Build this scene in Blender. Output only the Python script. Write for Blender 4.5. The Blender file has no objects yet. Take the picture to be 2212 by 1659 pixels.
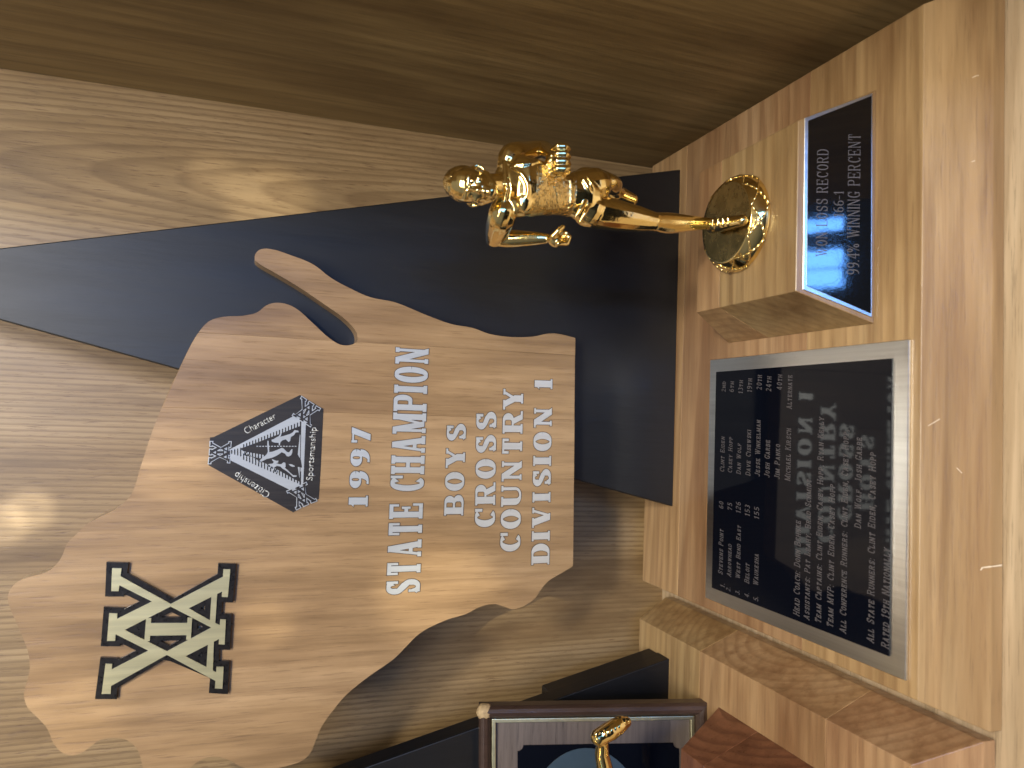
import bpy, bmesh, math, random
import numpy as np
from mathutils import Vector, Matrix
from mathutils.geometry import delaunay_2d_cdt
from mathutils.bvhtree import BVHTree
random.seed(7)
S = bpy.context.scene
COL = S.collection
# ------------------------------------------------------------------ camera (photograph is lying on its side)
CAM = Vector((0.11412, -0.25188, 0.30676))
RT = Vector((0.9986033, -0.0296982, 0.0436974))     # towards the upright picture's right
UP = Vector((-0.03164299, 0.32614939, 0.94478849))  # towards the upright picture's top
FW = Vector((0.04231041, 0.94485163, -0.32475411))
FPX = 1650.0
cd = bpy.data.cameras.new('camera'); cam = bpy.data.objects.new('camera', cd); COL.objects.link(cam)
X, Y, Z = -UP, RT, -FW
M4 = Matrix(((X.x, Y.x, Z.x, CAM.x), (X.y, Y.y, Z.y, CAM.y), (X.z, Y.z, Z.z, CAM.z), (0, 0, 0, 1)))
cam.matrix_world = M4
cd.sensor_fit = 'HORIZONTAL'; cd.sensor_width = 36.0; cd.lens = FPX / 2212 * 36
cd.clip_start = 0.005; cd.clip_end = 50
cd.dof.use_dof = True; cd.dof.focus_distance = 0.44; cd.dof.aperture_fstop = 12
S.camera = cam
# ------------------------------------------------------------------ light and exposure
w = bpy.data.worlds.new('World'); S.world = w; w.use_nodes = True
nt = w.node_tree; bg = nt.nodes['Background']
tc = nt.nodes.new('ShaderNodeTexCoord'); sx = nt.nodes.new('ShaderNodeSeparateXYZ')
nt.links.new(tc.outputs['Generated'], sx.inputs[0])
rp = nt.nodes.new('ShaderNodeValToRGB')
mr = nt.nodes.new('ShaderNodeMapRange'); mr.inputs['From Min'].default_value = -1; mr.inputs['From Max'].default_value = 1
nt.links.new(sx.outputs['Z'], mr.inputs['Value']); nt.links.new(mr.outputs[0], rp.inputs[0])
e = rp.color_ramp.elements
e[0].position = 0.0; e[0].color = (0.008, 0.007, 0.006, 1)
e[1].position = 1.0; e[1].color = (0.60, 0.56, 0.50, 1)
for p_, c_ in ((0.40, (0.018, 0.017, 0.018, 1)), (0.50, (0.07, 0.075, 0.085, 1)), (0.60, (0.17, 0.18, 0.20, 1)), (0.80, (0.50, 0.48, 0.46, 1))):
    q = e.new(p_); q.color = c_
nt.links.new(rp.outputs[0], bg.inputs['Color']); bg.inputs['Strength'].default_value = 0.44
S.view_settings.view_transform = 'Standard'; S.view_settings.look = 'None'
S.view_settings.gamma = 1; S.view_settings.exposure = -0.08
def area(name, loc, target, sx_, sy_, power, col):
    L = bpy.data.lights.new(name, 'AREA'); L.shape = 'RECTANGLE'; L.size = sx_; L.size_y = sy_
    L.energy = power; L.color = col
    o = bpy.data.objects.new(name, L); COL.objects.link(o); o.location = loc
    o.rotation_euler = (Vector(target) - Vector(loc)).to_track_quat('-Z', 'Y').to_euler()
    return o
area('display_and_fill_lamp', (0.336, -0.62, 0.84), (0.15, 0.15, 0.10), 0.07, 0.07, 4.4, (1, 0.92, 0.76))
area('display_and_fill_lamp', (0.405, -0.62, 0.84), (0.15, 0.15, 0.10), 0.07, 0.07, 3.0, (1, 0.92, 0.76))
area('display_and_fill_lamp', (-0.18, -0.50, 0.90), (0.12, 0.15, 0.12), 0.20, 0.20, 0.8, (1, 0.92, 0.76))  # fill light, added to brighten the left side
area('overhead_fill', (0.1, -1.6, 2.2), (0.15, 0.15, 0.1), 0.9, 0.25, 12, (1, 0.95, 0.86))  # unseen overhead panel added for reflections in the gold and warm fill
area('front_fill', (0.02, -1.35, 1.45), (0.1, 0, 0.05), 0.70, 0.40, 19.0, (1, 0.93, 0.80))  # added frontal fill that brightens the base front and shelf
def spot(loc, target, size_deg, power, blend=.35):  # added spots standing in for light patches reflected off the gold
    L = bpy.data.lights.new('glint', 'SPOT'); L.energy = power; L.spot_size = math.radians(size_deg); L.spot_blend = blend; L.shadow_soft_size = .004
    L.color = (1, .93, .72)
    o = bpy.data.objects.new('glint_spot', L); COL.objects.link(o); o.location = loc
    o.rotation_euler = (Vector(target) - Vector(loc)).to_track_quat('-Z', 'Y').to_euler()
for t_, deg, pw, bl in (((.042, .27, .440), 1.8, 30, .5), ((.050, .27, .426), 1.7, 26, .5), ((.249, .27, .300), 3.6, 26, .9), ((.262, .27, .335), 2.2, 16, .9), ((-.020, .27, .235), 1.9, 18, .8), ((.083, .1855, .345), 3.2, 16, .9),
                        ((.120, .1855, .378), 2.4, 16, .9), ((-.040, .1855, .39), 4.5, 14, .9), ((-.012, .27, .125), 4.5, 20, .7), ((.02, .1855, .20), 4, 12, .9), ((.3108, .06, .31), 5, 12, .9)):
    spot((.16, -.55, .80), t_, deg, pw, bl)
for wx, ww in ((0.752, .078), (0.838, .078), (0.985, .055)):
    for iz in range(4):   # the window panes behind the photographer
        z_ = 0.550 + iz * 0.34
        area('window_light', (wx, -3.1, z_), (wx, 0, z_), ww, 0.315, 1.9 * ww / .078, (0.12, 0.37, 1.0))
area('window_light', (0.30, -3.1, 1.30), (0.2, 0, 0.4), 1.0, 0.8, 13, (0.13, 0.36, 1.0))
# ------------------------------------------------------------------ projection helpers (used to measure positions off the photograph)
def ray(U, V):
    d = FW * FPX + RT * (U - 829.5) - UP * (V - 1106); return d.normalized()
def pl(U, V, p, n):
    d = ray(U, V); p = Vector(p); n = Vector(n)
    return CAM + d * ((p - CAM).dot(n) / d.dot(n))
# ------------------------------------------------------------------ materials
def newmat(name):
    m = bpy.data.materials.new(name); m.use_nodes = True
    return m, m.node_tree, m.node_tree.nodes['Principled BSDF']
def nd(t, typ, **kw):
    n = t.nodes.new(typ)
    for k, v in kw.items(): setattr(n, k, v)
    return n
def mth(t, op, a, b=None, c=None):
    n = nd(t, 'ShaderNodeMath', operation=op)
    for i, x in enumerate((a, b, c)):
        if x is None: continue
        if hasattr(x, 'is_linked'): t.links.new(x, n.inputs[i])
        else: n.inputs[i].default_value = x
    return n.outputs[0]
def vmth(t, op, a, b):
    n = nd(t, 'ShaderNodeVectorMath', operation=op)
    for i, x in enumerate((a, b)):
        if hasattr(x, 'is_linked'): t.links.new(x, n.inputs[i])
        else: n.inputs[i].default_value = x
    return n.outputs[0]
def noise(t, vec, scale, detail=4, rough=.55, dist=0):
    n = nd(t, 'ShaderNodeTexNoise'); t.links.new(vec, n.inputs['Vector'])
    n.inputs['Scale'].default_value = scale; n.inputs['Detail'].default_value = detail
    n.inputs['Roughness'].default_value = rough; n.inputs['Distortion'].default_value = dist
    return n.outputs[0]
def ramp(t, fac, stops):
    r = nd(t, 'ShaderNodeValToRGB'); el = r.color_ramp.elements
    while len(el) > 1: el.remove(el[-1])
    el[0].position, el[0].color = stops[0][0], (*stops[0][1], 1)
    for p, c in stops[1:]:
        q = el.new(p); q.color = (*c, 1)
    t.links.new(fac, r.inputs[0]); return r.outputs[0]
def mix(t, fac, a, b, typ='MIX'):
    n = nd(t, 'ShaderNodeMix', data_type='RGBA', blend_type=typ)
    for k, x in ((0, fac), (6, a), (7, b)):
        if hasattr(x, 'is_linked'): t.links.new(x, n.inputs[k])
        elif k == 0: n.inputs[0].default_value = x
        else: n.inputs[k].default_value = (*x, 1)
    return n.outputs[2]
def wood(name, light, mid, dark, axis, spacing=.005, pith=(.03, .05), tilt=.0, wob=.006, ringamt=.6, pore=.3, porelen=.03,
         var=.12, rough=.38, coat=.25, seed=0.0, blotch=.3, wobscale=9, porecol=None, hue=0.0, streaks=.3, mottle=0.0):
    m, t, b = newmat(name)
    co = nd(t, 'ShaderNodeTexCoord').outputs['Object']
    oi = nd(t, 'ShaderNodeObjectInfo'); rnd = oi.outputs['Random']
    cmb = nd(t, 'ShaderNodeCombineXYZ')
    ax = 'XYZ'.index(axis)
    off = vmth(t, 'MULTIPLY', (1, 1, 1), (seed, seed * .7, seed * 1.3))
    for i in range(3):
        t.links.new(mth(t, 'MULTIPLY', rnd, (.9, 1.3, .7)[i]), cmb.inputs[i])
    v = vmth(t, 'ADD', vmth(t, 'ADD', co, cmb.outputs[0]), off)
    st = [1.0, 1.0, 1.0]; st[ax] = .16
    vs = vmth(t, 'MULTIPLY', v, tuple(st))
    st2 = [1.0, 1.0, 1.0]; st2[ax] = porelen
    vp = vmth(t, 'MULTIPLY', v, tuple(st2))
    n1 = noise(t, vs, wobscale, 2, .5); vq = vmth(t, 'MULTIPLY', vs, tuple(1.0 if i != ax else .35 for i in range(3))); n2 = noise(t, vq, wobscale * 7, 3, .5)
    s = nd(t, 'ShaderNodeSeparateXYZ'); t.links.new(co, s.inputs[0])
    oth = [i for i in range(3) if i != ax]
    r0 = mth(t, 'MULTIPLY', mth(t, 'SUBTRACT', rnd, .5), .09)
    a = mth(t, 'ADD', mth(t, 'SUBTRACT', s.outputs[oth[0]], pith[0]), r0)
    bb = mth(t, 'ADD', mth(t, 'SUBTRACT', s.outputs[oth[1]], pith[1]), mth(t, 'MULTIPLY', s.outputs[ax], tilt))
    w1 = mth(t, 'MULTIPLY', mth(t, 'SUBTRACT', n1, .5), wob * 8)
    w2 = mth(t, 'MULTIPLY', mth(t, 'SUBTRACT', n2, .5), wob * .8)
    a = mth(t, 'ADD', a, w1); bb = mth(t, 'ADD', bb, mth(t, 'ADD', w2, w1))
    r = mth(t, 'SQRT', mth(t, 'ADD', mth(t, 'MULTIPLY', a, a), mth(t, 'MULTIPLY', bb, bb)))
    ph = mth(t, 'FRACT', mth(t, 'DIVIDE', r, spacing))
    ring = ramp(t, ph, [(0, (.1, .1, .1)), (.45, (.12, .12, .12)), (.72, (.85, .85, .85)), (.88, (1, 1, 1)), (1, (.1, .1, .1))])
    fine = noise(t, vp, 980, 4, .7)
    med = noise(t, vp, 170, 4, .65)
    big = noise(t, vs, 26, 4, .6); streak = noise(t, vmth(t, 'MULTIPLY', vs, tuple(1.0 if i != ax else .25 for i in range(3))), 130, 5, .65)
    c = ramp(t, big, [(.3, light), (.5, mid), (.72, dark)])
    c = mix(t, mth(t, 'MULTIPLY', ramp(t, streak, [(.50, (0, 0, 0)), (.68, (1, 1, 1))]), streaks), c, dark)
    c = mix(t, mth(t, 'MULTIPLY', mth(t, 'MULTIPLY', ring, mth(t, 'ADD', mth(t, 'MULTIPLY', med, 1.1), .35)), ringamt), c, dark)
    if mottle: c = mix(t, mth(t, 'MULTIPLY', ramp(t, noise(t, vmth(t, 'MULTIPLY', v, tuple(1.0 if i != ax else .45 for i in range(3))), 24, 5, .65), [(.48, (0, 0, 0)), (.70, (1, 1, 1))]), mottle), c, dark)
    fm = ramp(t, med, [(.35, (.78, .76, .73)), (.6, (1.12, 1.12, 1.12))])
    c = mix(t, blotch + .25, c, mix(t, 1.0, c, fm, 'MULTIPLY'))
    pm = ramp(t, fine, [(.28, (1, 1, 1)), (.45, (0, 0, 0))])
    c = mix(t, mth(t, 'MULTIPLY', pm, pore), c, porecol or tuple(x * .45 for x in dark))
    vr = mth(t, 'ADD', mth(t, 'MULTIPLY', rnd, var * 2), 1 - var)
    hv = nd(t, 'ShaderNodeHueSaturation'); t.links.new(c, hv.inputs['Color']); t.links.new(vr, hv.inputs['Value'])
    if hue: t.links.new(mth(t, 'ADD', mth(t, 'MULTIPLY', mth(t, 'FRACT', mth(t, 'MULTIPLY', rnd, 7.3)), -hue), .5 + hue * .45), hv.inputs['Hue'])
    t.links.new(hv.outputs[0], b.inputs['Base Color'])
    b.inputs['Roughness'].default_value = rough
    rr = mth(t, 'ADD', mth(t, 'MULTIPLY', fine, .25), rough - .12); t.links.new(rr, b.inputs['Roughness'])
    b.inputs['Coat Weight'].default_value = coat; b.inputs['Coat Roughness'].default_value = .22
    bp = nd(t, 'ShaderNodeBump'); bp.inputs['Strength'].default_value = .25; bp.inputs['Distance'].default_value = .0003
    t.links.new(mth(t, 'SUBTRACT', fine, mth(t, 'MULTIPLY', pm, .6)), bp.inputs['Height']); t.links.new(bp.outputs[0], b.inputs['Normal'])
    return m
M_oakwall = wood('oak_veneer', (.41, .29, .155), (.34, .23, .112), (.155, .092, .040), 'Z', spacing=.0036, pith=(.284, .263), tilt=.062,
                 wob=.0024, ringamt=.58, pore=.8, porelen=.07, var=.0, rough=.42, coat=.12, blotch=.35, wobscale=8, porecol=(.13, .07, .035))
M_oakside = wood('oak_side_veneer', (.36, .258, .118), (.285, .198, .086), (.14, .088, .036), 'Z', spacing=.0055, pith=(.06, .335), tilt=.09,
                 wob=.003, ringamt=.32, pore=.6, porelen=.035, var=.0, rough=.5, coat=.05, streaks=.5, blotch=.35, wobscale=7)
M_oakshelf = wood('oak_shelf', (.66, .53, .36), (.58, .44, .28), (.36, .25, .14), 'X', spacing=.006, pith=(.02, .06), tilt=.05,
                  wob=.003, ringamt=.5, pore=.7, porelen=.04, var=.0, rough=.4, coat=.15)
M_block = wood('cherry_block', (.50, .335, .175), (.42, .262, .125), (.22, .115, .05), 'X', spacing=.0062, pith=(.0, -.03), tilt=.04,
               wob=.003, ringamt=.44, pore=.30, porelen=.05, streaks=.55, var=.14, rough=.33, coat=.3, blotch=.4, wobscale=12, hue=.02)
M_darkblock = wood('red_cherry', (.26, .11, .055), (.20, .08, .038), (.09, .032, .016), 'X', spacing=.007, pith=(.0, -.02), tilt=.04,
                   wob=.006, ringamt=.7, pore=.2, porelen=.05, var=.08, rough=.3, coat=.4, wobscale=12)
M_walnutpanel = wood('walnut_panel', (.45, .302, .165), (.37, .24, .122), (.20, .12, .058), 'Z', spacing=.0125, pith=(.05, .17), tilt=.11,
                     wob=.009, ringamt=.24, mottle=.35, streaks=.40, pore=.42, porelen=.05, var=.07, rough=.36, coat=.15, blotch=.5, wobscale=10, porecol=(.09, .05, .028))
M_frame = wood('dark_walnut', (.075, .045, .034), (.055, .032, .025), (.03, .017, .013), 'Z', spacing=.004, pith=(.0, .03),
               wob=.003, ringamt=.3, pore=.6, porelen=.04, var=.05, rough=.32, coat=.4)
M_field = wood('grey_walnut', (.14, .11, .098), (.11, .088, .08), (.055, .042, .038), 'X', spacing=.004, pith=(.0, .03),
               wob=.003, ringamt=.3, pore=.75, porelen=.04, var=.0, rough=.5, coat=.1)
def simple(name, col, rough=.5, metal=0, coat=0, nscale=None, namp=.2, bump=0, stretch=None, bscale=None):
    m, t, b = newmat(name)
    b.inputs['Base Color'].default_value = (*col, 1); b.inputs['Roughness'].default_value = rough
    b.inputs['Metallic'].default_value = metal; b.inputs['Coat Weight'].default_value = coat
    if nscale:
        co = nd(t, 'ShaderNodeTexCoord').outputs['Object']
        if stretch: co = vmth(t, 'MULTIPLY', co, stretch)
        n = noise(t, co, nscale, 5, .6)
        c = ramp(t, n, [(.3, tuple(x * (1 - namp) for x in col)), (.7, tuple(min(1, x * (1 + namp)) for x in col))])
        t.links.new(c, b.inputs['Base Color'])
        t.links.new(mth(t, 'ADD', mth(t, 'MULTIPLY', n, namp * .6), rough - namp * .3), b.inputs['Roughness'])
        if bump:
            bp = nd(t, 'ShaderNodeBump'); bp.inputs['Strength'].default_value = bump; bp.inputs['Distance'].default_value = .0004
            t.links.new(n if not bscale else noise(t, co, bscale, 4, .6), bp.inputs['Height']); t.links.new(bp.outputs[0], b.inputs['Normal'])
    return m
M_black = simple('black_painted_board', (.0028, .0034, .0048), .46, 0, 0, 60, .30, .35, (1, 1, .12), 260)
M_black.node_tree.nodes['Principled BSDF'].inputs['Specular IOR Level'].default_value = .60
M_silver = simple('brushed_silver', (.74, .75, .74), .30, 1, 0, 420, .10, .15, (1, .02, .02))
M_silverletter = simple('silver_letter', (.76, .79, .79), .36, .6, 0, 420, .06, .1, (1, 1, .03))
M_gray_text = simple('engraved_grey', (.085, .077, .082), .6, 0)
M_letteredge = simple('letter_outline', (.035, .025, .02), .5)
M_gloss = simple('black_gloss_plate', (.003, .004, .008), .045, 0, 0)
M_gloss.node_tree.nodes['Principled BSDF'].inputs['Specular IOR Level'].default_value = .14
M_gloss2 = simple('black_lacquer_plate', (.003, .0035, .005), .045, 0, 1.0, 700, .1, .06, None, 170)
M_emblemblack = simple('black_resin', (.012, .010, .009), .30, 0, .3, 500, .4, .1)
M_emblemgold = simple('brushed_brass', (.80, .72, .42), .34, .75, 0, 420, .10, .15, (1, 1, .03))
M_print = simple('black_print', (.022, .018, .016), .42, 0, 0, 500, .3, .1, (1, 1, .05))
M_bead = simple('brass_bead', (.78, .74, .50), .35, 1, 0, 300, .08, .1)
M_blueprint = simple('grey_blue_print', (.045, .075, .11), .35, 0, .2, 60, .1)
M_emblemsilver = simple('emblem_silver', (.50, .52, .53), .42, .5, 0, 420, .06, .1, (1, 1, .03))
M_scratch = simple('scratched_finish', (.75, .62, .45), .7)
M_wornwood = simple('worn_raw_wood', (.42, .30, .16), .7, 0, 0, 300, .3, .3)
# mirror gold; the singlet on the body is a hammered weave
def goldmat():
    m, t, b = newmat('polished_gold')
    b.inputs['Base Color'].default_value = (.95, .73, .29, 1); b.inputs['Metallic'].default_value = 1
    b.inputs['Roughness'].default_value = .10; b.inputs['Coat Weight'].default_value = 1; b.inputs['Coat Roughness'].default_value = .02
    co = nd(t, 'ShaderNodeTexCoord').outputs['Object']
    n = noise(t, co, 160, 3, .5)
    bp = nd(t, 'ShaderNodeBump'); bp.inputs['Strength'].default_value = .10; bp.inputs['Distance'].default_value = .0012
    t.links.new(n, bp.inputs['Height']); t.links.new(bp.outputs[0], b.inputs['Normal'])
    return m
M_gold = goldmat()
def clothgold():
    m, t, b = newmat('textured_gold')
    b.inputs['Base Color'].default_value = (.93, .71, .31, 1); b.inputs['Metallic'].default_value = 1
    b.inputs['Roughness'].default_value = .14
    co = nd(t, 'ShaderNodeTexCoord').outputs['Object']
    n = noise(t, co, 620, 3, .6); n0 = noise(t, co, 230, 3, .5)
    bp = nd(t, 'ShaderNodeBump'); bp.inputs['Strength'].default_value = .85; bp.inputs['Distance'].default_value = .0008
    t.links.new(mth(t, 'ADD', n, mth(t, 'MULTIPLY', n0, 2)), bp.inputs['Height']); t.links.new(bp.outputs[0], b.inputs['Normal'])
    return m
M_clothgold = clothgold()
def pedtop():
    m, t, b = newmat('dull_gold')
    b.inputs['Base Color'].default_value = (.50, .38, .16, 1); b.inputs['Metallic'].default_value = 1
    co = nd(t, 'ShaderNodeTexCoord').outputs['Object']
    n = noise(t, co, 140, 5, .6)
    t.links.new(ramp(t, n, [(.35, (.30, .235, .10)), (.65, (.56, .43, .19))]), b.inputs['Base Color'])
    t.links.new(mth(t, 'ADD', mth(t, 'MULTIPLY', n, .3), .12), b.inputs['Roughness'])
    return m
M_pedtop = pedtop()
# ------------------------------------------------------------------ object helpers
def root(name, label, cat, loc, group=None):
    o = bpy.data.objects.new(name, None); COL.objects.link(o); o.location = loc; o.empty_display_size = .02
    o['label'] = label; o['category'] = cat
    if group: o['group'] = group
    return o
def wloc(o):
    v = Vector((0, 0, 0))
    while o is not None: v += o.location; o = o.parent
    return v
def link(name, me, parent=None, mat=None, smooth=False):
    o = bpy.data.objects.new(name, me); COL.objects.link(o)
    if parent is not None: o.parent = parent
    if mat:
        me.materials.clear()
        for m in (mat if isinstance(mat, (list, tuple)) else [mat]): me.materials.append(m)
    if smooth:
        for p in me.polygons: p.use_smooth = True
    return o
def mk(name, verts, faces, mat, parent=None, smooth=False, bevel=0, seg=2):
    base = wloc(parent) if parent is not None else Vector((0, 0, 0))
    me = bpy.data.meshes.new(name)
    me.from_pydata([tuple(Vector(v) - base) for v in verts], [], faces); me.update()
    bm = bmesh.new(); bm.from_mesh(me); bmesh.ops.recalc_face_normals(bm, faces=bm.faces); bm.to_mesh(me); bm.free()
    o = link(name, me, parent, mat, smooth)
    if bevel:
        b = o.modifiers.new('bevel', 'BEVEL'); b.width = bevel; b.segments = seg; b.limit_method = 'ANGLE'; b.angle_limit = math.radians(20)
        b.harden_normals = False
    return o
HEX = [(0, 1, 2, 3), (4, 5, 6, 7), (0, 1, 5, 4), (1, 2, 6, 5), (2, 3, 7, 6), (3, 0, 4, 7)]
def box(x0, x1, y0, y1, z0, z1):
    return [(x0, y0, z0), (x1, y0, z0), (x1, y1, z0), (x0, y1, z0), (x0, y0, z1), (x1, y0, z1), (x1, y1, z1), (x0, y1, z1)]
class Frame:   # a plane in the world: origin, right, up, outward normal
    def __init__(s, o, u, v):
        s.o = Vector(o); s.u = Vector(u).normalized(); s.v = Vector(v).normalized(); s.n = s.u.cross(s.v).normalized()
    def w(s, a, b, h=0): return s.o + s.u * a + s.v * b + s.n * h
    def px(s, U, V):
        p = pl(U, V, s.o, s.n) - s.o; return (p.dot(s.u), p.dot(s.v))
def union(pos, neg=()):
    vs, fs = [], []
    for poly in list(pos) + list(neg):
        ar = sum(poly[k - 1][0] * poly[k][1] - poly[k][0] * poly[k - 1][1] for k in range(len(poly)))
        if ar < 0: poly = list(poly)[::-1]
        i = len(vs); vs += [Vector(p) for p in poly]; fs.append(list(range(i, i + len(poly))))
    ov, oe, of, _, _, orig = delaunay_2d_cdt(vs, [], fs, 0, 1e-7)
    n = len(pos)
    keep = [f for f, og in zip(of, orig) if any(k < n for k in og) and not any(k >= n for k in og)]
    return ov, keep
def solid(verts2, faces, fr, h0, h1, inset=None):
    # extrude a flat triangulation between heights h0 and h1 above the plane of fr
    used = sorted({i for f in faces for i in f}); mp = {i: k for k, i in enumerate(used)}; n = len(used)
    V = [fr.w(verts2[i].x, verts2[i].y, h0) for i in used] + [fr.w(verts2[i].x, verts2[i].y, h1) for i in used]
    F = []; ec = {}
    for f in faces:
        g = [mp[i] for i in f]; F.append([k + n for k in g]); F.append(g[::-1])
        for a, b in zip(g, g[1:] + g[:1]):
            ec[(a, b)] = ec.get((a, b), 0) + 1
    for (a, b) in ec:
        if (b, a) not in ec: F.append([a, b, b + n, a + n])
    return V, F
def plate(name, pos, neg, fr, h0, h1, mat, parent, bevel=0):
    v, f = union(pos, neg); V, F = solid(v, f, fr, h0, h1)
    return mk(name, V, F, mat, parent, bevel=bevel)
def grow(poly, e):
    # offset a convex polygon outwards
    n = len(poly); P = [Vector(p) for p in poly]
    ar = sum(P[i].x * P[(i + 1) % n].y - P[(i + 1) % n].x * P[i].y for i in range(n))
    if ar < 0: P = P[::-1]
    L = []
    for i in range(n):
        a, b = P[i], P[(i + 1) % n]; d = (b - a)
        if d.length < 1e-12: return [tuple(p) for p in P]
        d.normalize(); nn = Vector((d.y, -d.x)); L.append((a + nn * e, d))
    out = []
    for i in range(n):
        p, d = L[i - 1]; q, g = L[i]; c = d.x * g.y - d.y * g.x
        if abs(c) < 1e-4: out.append(tuple(q)); continue
        t = ((q.x - p.x) * g.y - (q.y - p.y) * g.x) / c; r = p + d * t
        if (r - q).length > 1.7 * e: r = q + (r - q).normalized() * 1.7 * e
        out.append(tuple(r))
    return out
# ------------------------------------------------------------------ slab-serif lettering, drawn from strokes
def glyph(ch, St, t, sf):
    P = []
    def R(x0, y0, x1, y1): P.append([(x0, y0), (x1, y0), (x1, y1), (x0, y1)])
    def stem(x, y0=0, y1=1): R(x - St / 2, y0, x + St / 2, y1)
    def hb(x0, x1, y): R(x0, y - t / 2, x1, y + t / 2)
    def dg(x0, y0, x1, y1, w): P.append([(x0 - w / 2, y0), (x0 + w / 2, y0), (x1 + w / 2, y1), (x1 - w / 2, y1)])
    def sb(x, w=None): ww = (St if w is None else w) / 2 + sf; R(x - ww, 0, x + ww, t)
    def st_(x, w=None): ww = (St if w is None else w) / 2 + sf; R(x - ww, 1 - t, x + ww, 1)
    def curve(pts, wf):
        pts = [Vector(p) for p in pts]; n = len(pts); A, B = [], []
        for i, p in enumerate(pts):
            d = (pts[min(i + 1, n - 1)] - pts[max(i - 1, 0)]).normalized(); q = Vector((-d.y, d.x)); ww = wf(p, d) / 2
            A.append(p + q * ww); B.append(p - q * ww)
        for i in range(n - 1): P.append([tuple(B[i]), tuple(B[i + 1]), tuple(A[i + 1]), tuple(A[i])])
    def con(p, d): return t + (St - t) * abs(d.y) ** 1.6
    def arc(cx, cy, rx, ry, a0, a1, wf=con, n=14):
        curve([(cx + rx * math.cos(math.radians(a0 + (a1 - a0) * i / n)), cy + ry * math.sin(math.radians(a0 + (a1 - a0) * i / n))) for i in range(n + 1)], wf)
    h = t / 2; a = .5 + 0
    lx = sf + St / 2 + .02          # left stem centre
    rx = lx + .42 + St * .35        # right stem centre
    adv = rx + St / 2 + sf + .02
    mx = (lx + rx) / 2
    if ch == 'A':
        dg(lx, 0, mx - St * .18, 1, t * 1.15); dg(rx, 0, mx, 1, St); hb(lx + .1, rx - .1, .32); sb(lx, t); sb(rx)
    elif ch in 'BPRD':
        stem(lx); R(lx - St / 2 - sf, 0, lx + St / 2 + (sf if ch in 'PR' else 0), t); R(lx - St / 2 - sf, 1 - t, lx, 1)
        bx = rx - .26
        if ch == 'D':
            hb(lx, bx + .01, 1 - h); hb(lx, bx + .01, h); arc(bx, .5, .27, .5 - h, 90, -90)
        else:
            hb(lx, bx + .05, 1 - h); hb(lx, bx + .05, .5); arc(bx + .04, .75 - h / 2, .19, .25 - h / 2, 90, -90)
            if ch == 'B': hb(lx, bx + .05, h); arc(bx + .04, .25 + h / 2, .23, .25 - h / 2, 90, -90)
            if ch == 'R': dg(rx - .02, 0, bx + .04, .5, St * .9); R(rx - .1, 0, rx + St / 2 + sf, t)
        adv = rx + St * .3 + .06 + (.05 if ch == 'R' else 0)
    elif ch in 'CG':
        arc(mx, .5, mx - lx, .5 - h, 48, 312 if ch == 'C' else 300, n=22)
        R(rx - .03, .64, rx - .03 + t * 1.2, 1)
        if ch == 'G': stem(rx - .03, .05, .42); R(rx - .2, .42 - t, rx + St / 2 + sf * .6, .42)
        adv = rx + St * .3 + .05
    elif ch in 'E':
        stem(lx); hb(lx - St / 2 - sf, rx, 1 - h); hb(lx - St / 2 - sf, rx + .04, h); hb(lx, rx - .12, .5)
        R(rx - t, .72, rx, 1); R(rx + .04 - t, 0, rx + .04, .3); R(rx - .12 - t, .37, rx - .12, .63); adv = rx + .1
    elif ch == 'F':
        stem(lx); hb(lx - St / 2 - sf, rx, 1 - h); sb(lx); hb(lx, rx - .12, .5)
        R(rx - t, .72, rx, 1); R(rx - .12 - t, .37, rx - .12, .63); adv = rx + .06
    elif ch == 'H':
        stem(lx); stem(rx); hb(lx, rx, .5); sb(lx); sb(rx); st_(lx); st_(rx)
    elif ch == 'I':
        stem(lx); sb(lx); st_(lx); adv = lx * 2
    elif ch == 'J':
        x = rx - .08; stem(x, .24, 1); st_(x); arc(x - .17, .24, .17, .24 - h, 0, -165); adv = x + St / 2 + sf + .03
    elif ch == 'K':
        stem(lx); sb(lx); st_(lx); dg(lx, .4, rx - .04, 1, t * 1.2); dg(rx, 0, lx + .18, .62, St * .9); sb(rx); st_(rx - .05, t)
    elif ch == 'L':
        stem(lx); st_(lx); hb(lx - St / 2 - sf, rx, h); R(rx - t, 0, rx, .34); adv = rx + .05
    elif ch == 'M':
        r2 = rx + .16; m2 = (lx + r2) / 2
        R(lx - t * .6, 0, lx + t * .6, 1); stem(r2); dg(m2, .05, lx + St * .1, 1, St * .95); dg(m2, .05, r2 - St * .1, 1, t)
        sb(lx, t); sb(r2); R(lx - St / 2 - sf * .6, 1 - t, lx + .04, 1); R(r2 - .04, 1 - t, r2 + St / 2 + sf, 1); adv = r2 + lx
    elif ch == 'N':
        R(lx - t * .6, 0, lx + t * .6, 1); R(rx - t * .6, 0, rx + t * .6, 1); dg(rx, 0, lx, 1, St)
        sb(lx, t); st_(rx, t); R(lx - St / 2 - sf * .6, 1 - t, lx + .04, 1)
    elif ch in 'OQ0':
        k = -.04 if ch == '0' else 0
        arc(mx, .5, mx - lx + k, .5 - h, 0, 360, n=28); adv = rx + St / 2 + .05 + k
        if ch == 'Q': dg(rx, -.12, mx, .25, St * .7)
    elif ch == 'S':
        def wf(p, d): return t + (St - t) * max(abs(d.y) ** 1.4, max(0, 1 - abs(p.y - .5) / .18))
        pts = []
        w_ = (rx - lx) / 2
        for i in range(15): an = math.radians(25 + 215 * i / 14); pts.append((mx + w_ * .82 * math.cos(an) * (1), .745 + (.255 - h) * math.sin(an)))
        pts2 = []
        for i in range(15): an = math.radians(60 - 215 * i / 14); pts2.append((mx + w_ * .9 * math.cos(an), .265 + (.265 - h) * math.sin(an)))
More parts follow.
